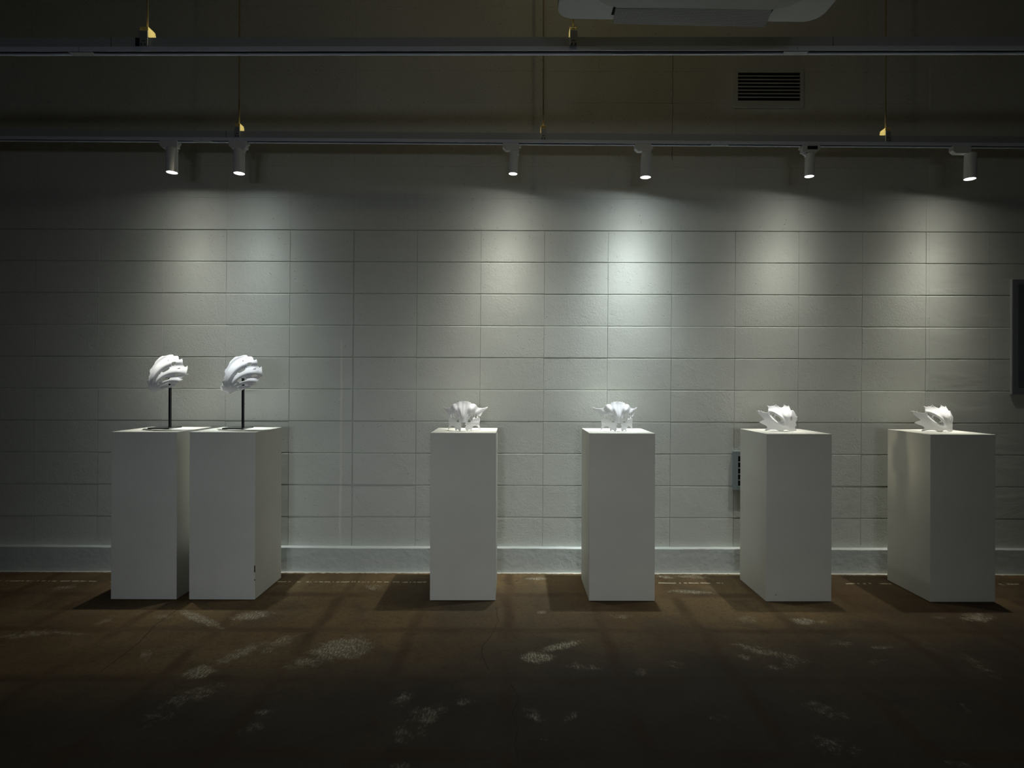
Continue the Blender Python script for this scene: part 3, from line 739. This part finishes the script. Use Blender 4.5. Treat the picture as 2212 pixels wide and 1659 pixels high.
# unseen narrow warm spots, added to brighten the hangers along the tracks
for (x, d, z), sgn in zip(HG, (1, -1, 1, -1, -1)):
    lx = x + sgn * 1.25
    lamp('added_hanger_spot', (lx, d + 0.02, 3.78), (x, d + 0.022, z + 0.005), 150, (1.0, 0.88, 0.58), [(1.0, 1.3)], radius=0.015, cone=16)

# ------------------------------------------------------------------ track spotlights
M_LAMPW = simple('lamp_white_paint', (0.78, 0.81, 0.84), 0.42, 0, 0.03, 30)
M_LENS = NG('lit_lens'); M_LENS.b.inputs['Base Color'].default_value = (1, 1, 1, 1)
M_LENS.b.inputs['Emission Color'].default_value = (1.0, 0.985, 0.94, 1); M_LENS.b.inputs['Emission Strength'].default_value = 6.0
M_LENS = M_LENS.mat
WT = 5.0
CORE = [(1.40, 4.6)]
WASH = [(0.50, 16.0), (0.062, 38.0)]
def spotlight(i, adx0, adx1, side, hx, hy, rad, length, tgt, power, color, label, box=False, core=1.05):
    """adx: adapter span px; side: +1 arm at right; (hx,hy): lens centre px"""
    d = DFR + 0.018
    xa, xb = at(adx0, 305, DFR).x, at(adx1, 305, DFR).x
    zt = zf((xa + xb) / 2) - 0.0185
    r = empty('track_spotlight', ((xa + xb) / 2, d, zt))
    w2 = (xb - xa) / 2; hh_ = 0.042; dy = 0.0165
    # adapter, chamfered at the end away from the arm
    s = -side
    pts = [(-w2 * s * -1 if False else -w2, 0), (w2, 0), (w2, -hh_), (-w2, -hh_)]
    ch = 0.018
    if s < 0: pts = [(-w2, 0.0), (w2, 0.0), (w2, -hh_), (-w2 + ch, -hh_), (-w2, -hh_ + ch * 0.8)]
    else: pts = [(-w2, 0.0), (w2, 0.0), (w2, -hh_ + ch * 0.8), (w2 - ch, -hh_), (-w2, -hh_)]
    MB().prism(pts, 'y', -dy, dy, 0.0012).build('adapter', M_LAMPW, r)
    if box:
        MB().box(-w2 * 0.45, w2 * 0.70, -dy - 0.0008, -dy + 0.002, -0.026, -0.006, bevel=.0005).build('recess', M_SLOT, r)
    mb = MB(); xl = side * w2; mb.box(min(xl, xl + side * 0.013), max(xl, xl + side * 0.013), -0.004, 0.004, -0.024, -0.010, bevel=.001); mb.build('locking_lever', M_LAMPW, r)
    # head
    lens = at(hx, hy, d) - r.location
    T_ = Vector(tgt) - r.location; T_.x = lens.x + 0.25 * (T_.x - lens.x)
    ax = (lens - T_).normalized()            # from target up through the lens
    topc = lens + ax * length
    arm_x = side * (w2 - 0.013)
    mb = MB()
    mb.cyl((arm_x, 0, -hh_ + 0.004), (arm_x, 0, -hh_ - 0.004), 0.0125, 0.0115, n=24)
    k = Vector((arm_x, 0, -hh_ - 0.002)); e = topc + Vector((side * rad * 0.75, 0, -0.014))
    mb.cyl(k, e, 0.0088, 0.0075, n=20)
    mb.cyl((e.x, -0.010, e.z), (e.x, 0.010, e.z), 0.0095, n=20)
    mb.build('swivel_arm', M_LAMPW, r, False)
    mb = MB(); mb.revolve([(0.0001, length), (rad * 0.80, length), (rad * 0.97, length - 0.004), (rad, length - 0.010), (rad, 0.0), (rad * 0.93, -0.001), (rad * 0.90, 0.003), (rad * 0.88, 0.010)], lens, ax)
    h = mb.build('lamp_head', M_LAMPW, r); autosmooth(h, 40)
    mb = MB(); mb.revolve([(rad * 0.90, 0.002), (rad * 0.55, -0.0005), (0.0001, -0.0012)], lens, ax); mb.build('lens', M_LENS, r, True)
    bpy.context.view_layer.update()
    L = lamp('spot_beam', r.location + lens - ax * 0.006, Vector(tgt), power * core, color, CORE, radius=rad * 0.55)
    L.parent = r; L.matrix_parent_inverse = r.matrix_world.inverted()
    # the faceted reflector also washes the wall behind
    s0 = r.location + lens - ax * 0.006; down = (Vector(tgt) - s0).normalized()
    L = lamp('wash_beam', s0, s0 + Matrix.Rotation(math.radians(WT), 3, 'X') @ down, power, color, WASH, radius=rad * 0.55)
    L.parent = r; L.matrix_parent_inverse = r.matrix_world.inverted()
    tag(r, label, 'spotlight', 'white track spotlights')
W0 = (1.0, 0.985, 0.90); W1 = (0.90, 0.98, 0.99); W2 = (1.0, 0.97, 0.86)
ZTG = 0.86; YT = 3.36
spotlight(0, 343.5, 382, 1, 371.5, 372.5, 0.0315, 0.142, (PX_C[0], YT, ZTG), 60, W0, 'leftmost lit white spotlight on the far track', core=1.7)
spotlight(1, 493, 531.5, 1, 516.8, 374.5, 0.0315, 0.138, (PX_C[1], YT, ZTG), 58, W1, 'lit white spotlight, second from left, below a yellow hanger', core=1.7)
spotlight(2, 1086, 1121, 1, 1108.2, 375.5, 0.0260, 0.128, (PX_C[2] + .06, YT, ZTG), 86, W0, 'slim lit spotlight just left of the middle hanger')
spotlight(3, 1372, 1407.5, 1, 1394.5, 383, 0.0315, 0.142, (PX_C[3], YT + .04, ZTG), 146, W1, 'lit white spotlight casting the brightest pool on the wall, fourth from left')
spotlight(4, 1734, 1772.5, -1, 1748, 381, 0.0265, 0.132, (PX_C[4] - .02, YT, ZTG), 70, W0, 'slim lit spotlight whose adapter shows a dark recess, arm at its left', True)
spotlight(5, 2059, 2098.5, 1, 2095, 386.5, 0.0315, 0.148, (PX_C[5] + .05, YT, ZTG), 76, W2, 'rightmost lit white spotlight on the far track')

# ------------------------------------------------------------------ wall vents and panel
M_VENT = simple('vent_paint', (0.52, 0.55, 0.52), 0.5, 0, 0.03, 20)
M_VENT2 = simple('vent_grey_paint', (0.30, 0.36, 0.38), 0.5, 0, 0.03, 20)
M_VOID = simple('duct_dark', (0.004, 0.004, 0.006), 0.9)
def vent(x0, x1, y0, y1, ix0, ix1, iy0, iy1, nslat, label, mat, slat_w=0.004, dep=0.012, tilt=0.0):
    a = at(x0, y1, DW); b = at(x1, y0, DW); c = at(ix0, iy1, DW); e = at(ix1, iy0, DW)
    r = empty('wall_vent', ((a.x + b.x) / 2, DW - 0.001, a.z))
    o = r.location
    X0, X1, Z0, Z1 = a.x - o.x, b.x - o.x, 0, b.z - o.z
    I0, I1, J0, J1 = c.x - o.x, e.x - o.x, c.z - o.z, e.z - o.z
    mb = MB()
    mb.box(X0, I0, -dep, 0.0, Z0, Z1, .001); mb.box(I1, X1, -dep, 0.0, Z0, Z1, .001); mb.box(I0, I1, -dep, 0.0, Z0, J0, .0005); mb.box(I0, I1, -dep, 0.0, J1, Z1, .0005)
    mb.build('frame', mat, r)
    MB().box(I0, I1, -0.0025, 0.0, J0, J1).build('duct_opening', M_VOID, r)
    p = (J1 - J0) / (nslat + 1)
    for k in range(nslat):
        z = J0 + p * (k + 1)
        MB().prism([(-dep + 0.0005, z - slat_w / 2), (-0.003, z + 0.001 - slat_w / 2 + tilt), (-0.003, z + 0.002 + tilt), (-dep + 0.0005, z + slat_w / 2)], 'x', I0, I1).build('slat', mat, r)
    tag(r, label, 'vent', 'louvred wall vents'); return r
vent(1584, 1735, 150.5, 233, 1592.5, 1727, 159, 219.5, 7, 'pale louvred vent high on the wall, seen between the two tracks', M_VENT, 0.0062)
vent(1581.5, 1733, 974.5, 1057.5, 1592, 1723, 985, 1049, 4, 'blue-grey louvred vent low on the wall, half hidden behind a pedestal', M_VENT2, 0.005, 0.018)
# electrical panel at right
M_PANEL = simple('dark_panel_paint', (0.15, 0.165, 0.18), 0.45, 0, 0.05, 15)
M_PANEL2 = simple('panel_door_paint', (0.085, 0.095, 0.11), 0.45, 0, 0.05, 15)
M_PEDGE = simple('grey_panel_edge', (0.42, 0.44, 0.42), 0.5, 0, 0.05, 15)
a = at(2180.5, 851.5, DW); b = at(2180.5, 604, DW)
pr = empty('electrical_panel', (a.x + 0.27, DW - 0.002, a.z)); H = b.z - a.z
MB().box(-0.27, 0.27, -0.013, 0.0, 0, H, .001).build('back_box', M_PEDGE, pr)
mb = MB(); mb.box(-0.268, -0.230, -0.018, -0.0125, 0.002, H - 0.002, .001); mb.box(0.230, 0.268, -0.018, -0.0125, 0.002, H - 0.002, .001)
mb.box(-0.230, 0.230, -0.018, -0.0125, 0.002, 0.036, .001); mb.box(-0.230, 0.230, -0.018, -0.0125, H - 0.034, H - 0.002, .001); mb.build('frame', M_PANEL, pr)
MB().box(-0.2275, 0.2275, -0.0165, -0.0125, 0.0385, H - 0.0365, .0012).build('door', M_PANEL2, pr)
tag(pr, 'dark electrical panel box on the wall, cut by the right edge', 'electrical panel')

# ------------------------------------------------------------------ ceiling cassette air conditioner
M_AC = simple('ac_plastic', (0.52, 0.56, 0.58), 0.45, 0, 0.02, 10)
M_AC2 = simple('ac_grille_plastic', (0.42, 0.44, 0.45), 0.5, 0, 0.02, 10)
def perforated():
    g = NG('perforated_sheet'); c = g.mapping(g.coord(), (1 / 0.0055,) * 3); s = g.new('ShaderNodeSeparateXYZ'); g.set(s.inputs[0], c)
    fx = g.m('SUBTRACT', g.m('FRACT', s.outputs[0]), 0.5); fy = g.m('SUBTRACT', g.m('FRACT', s.outputs[1]), 0.5)
    r = g.m('SQRT', g.m('ADD', g.m('MULTIPLY', fx, fx), g.m('MULTIPLY', fy, fy)))
    g.bs(Base_Color=g.mix(g.m('LESS_THAN', r, 0.3), (0.60, 0.62, 0.62, 1), (0.12, 0.13, 0.14, 1)), Roughness=0.5); return g.mat
M_PERF = perforated()
zac = 2.516; dac = 2.124; XA0 = at(1206.5, 40, dac).x; XA1 = XA0 + 0.965
ac = empty('ceiling_air_conditioner', ((XA0 + XA1) / 2, dac - 0.4825, zac), math.radians(0.9))
def rrect(w, h, r, n=8):
    P = []
    for (cx, cy, a0) in ((w / 2 - r, h / 2 - r, 0), (-w / 2 + r, h / 2 - r, 90), (-w / 2 + r, -h / 2 + r, 180), (w / 2 - r, -h / 2 + r, 270)):
        for k in range(n + 1):
            t = math.radians(a0 + 90 * k / n); P.append((cx + r * math.cos(t), cy + r * math.sin(t)))
    return P
o = MB().prism(rrect(0.965, 0.965, 0.05), 'z', 0.0, 0.035, 0.004).build('panel', M_AC, ac); autosmooth(o)
MB().prism(rrect(0.84, 0.84, 0.02), 'z', 0.035, 0.32, 0.004).build('body', M_CHAN, ac)
o = MB().prism(rrect(0.745, 0.80, 0.10), 'z', -0.010, 0.001, 0.003).build('intake_grille', M_AC2, ac); autosmooth(o)
mb = MB(); mb.box(-0.287, 0.287, 0.402, 0.455, -0.0012, 0.001); mb.build('air_outlet', M_VOID, ac)
bpy.context.view_layer.update()
Mi = ac.matrix_world.inverted()
q0, q1 = at(1330.5, 14.5, 2.040), at(1668, 20.5, 2.045); q2, q3 = at(1652.5, 59, 2.112), at(1323, 51.5, 2.107)
bm = bmesh.new(); P4 = [Mi @ v for v in (q0, q1, q2, q3)]; up = Vector((0, 0.0, 0.0025))
A = [bm.verts.new(v) for v in P4]; B = [bm.verts.new(v + up) for v in P4]
bm.faces.new(A); bm.faces.new(B[::-1])
for k in range(4): bm.faces.new((A[k], B[k], B[(k + 1) % 4], A[(k + 1) % 4]))
bmesh.ops.recalc_face_normals(bm, faces=bm.faces)
me = bpy.data.meshes.new('air_deflector'); bm.to_mesh(me); bm.free(); link('air_deflector', me, M_PERF, ac)
for sx in (-0.38, 0.38):
    for sy in (-0.38, 0.38):
        MB().cyl((sx, sy, 0.31), (sx, sy, ZT - zac), 0.005, n=10).build('suspension_rod', M_STEEL, ac)
tag(ac, 'pale ceiling cassette air conditioner with a perforated deflector, cut by the top edge', 'air conditioner')
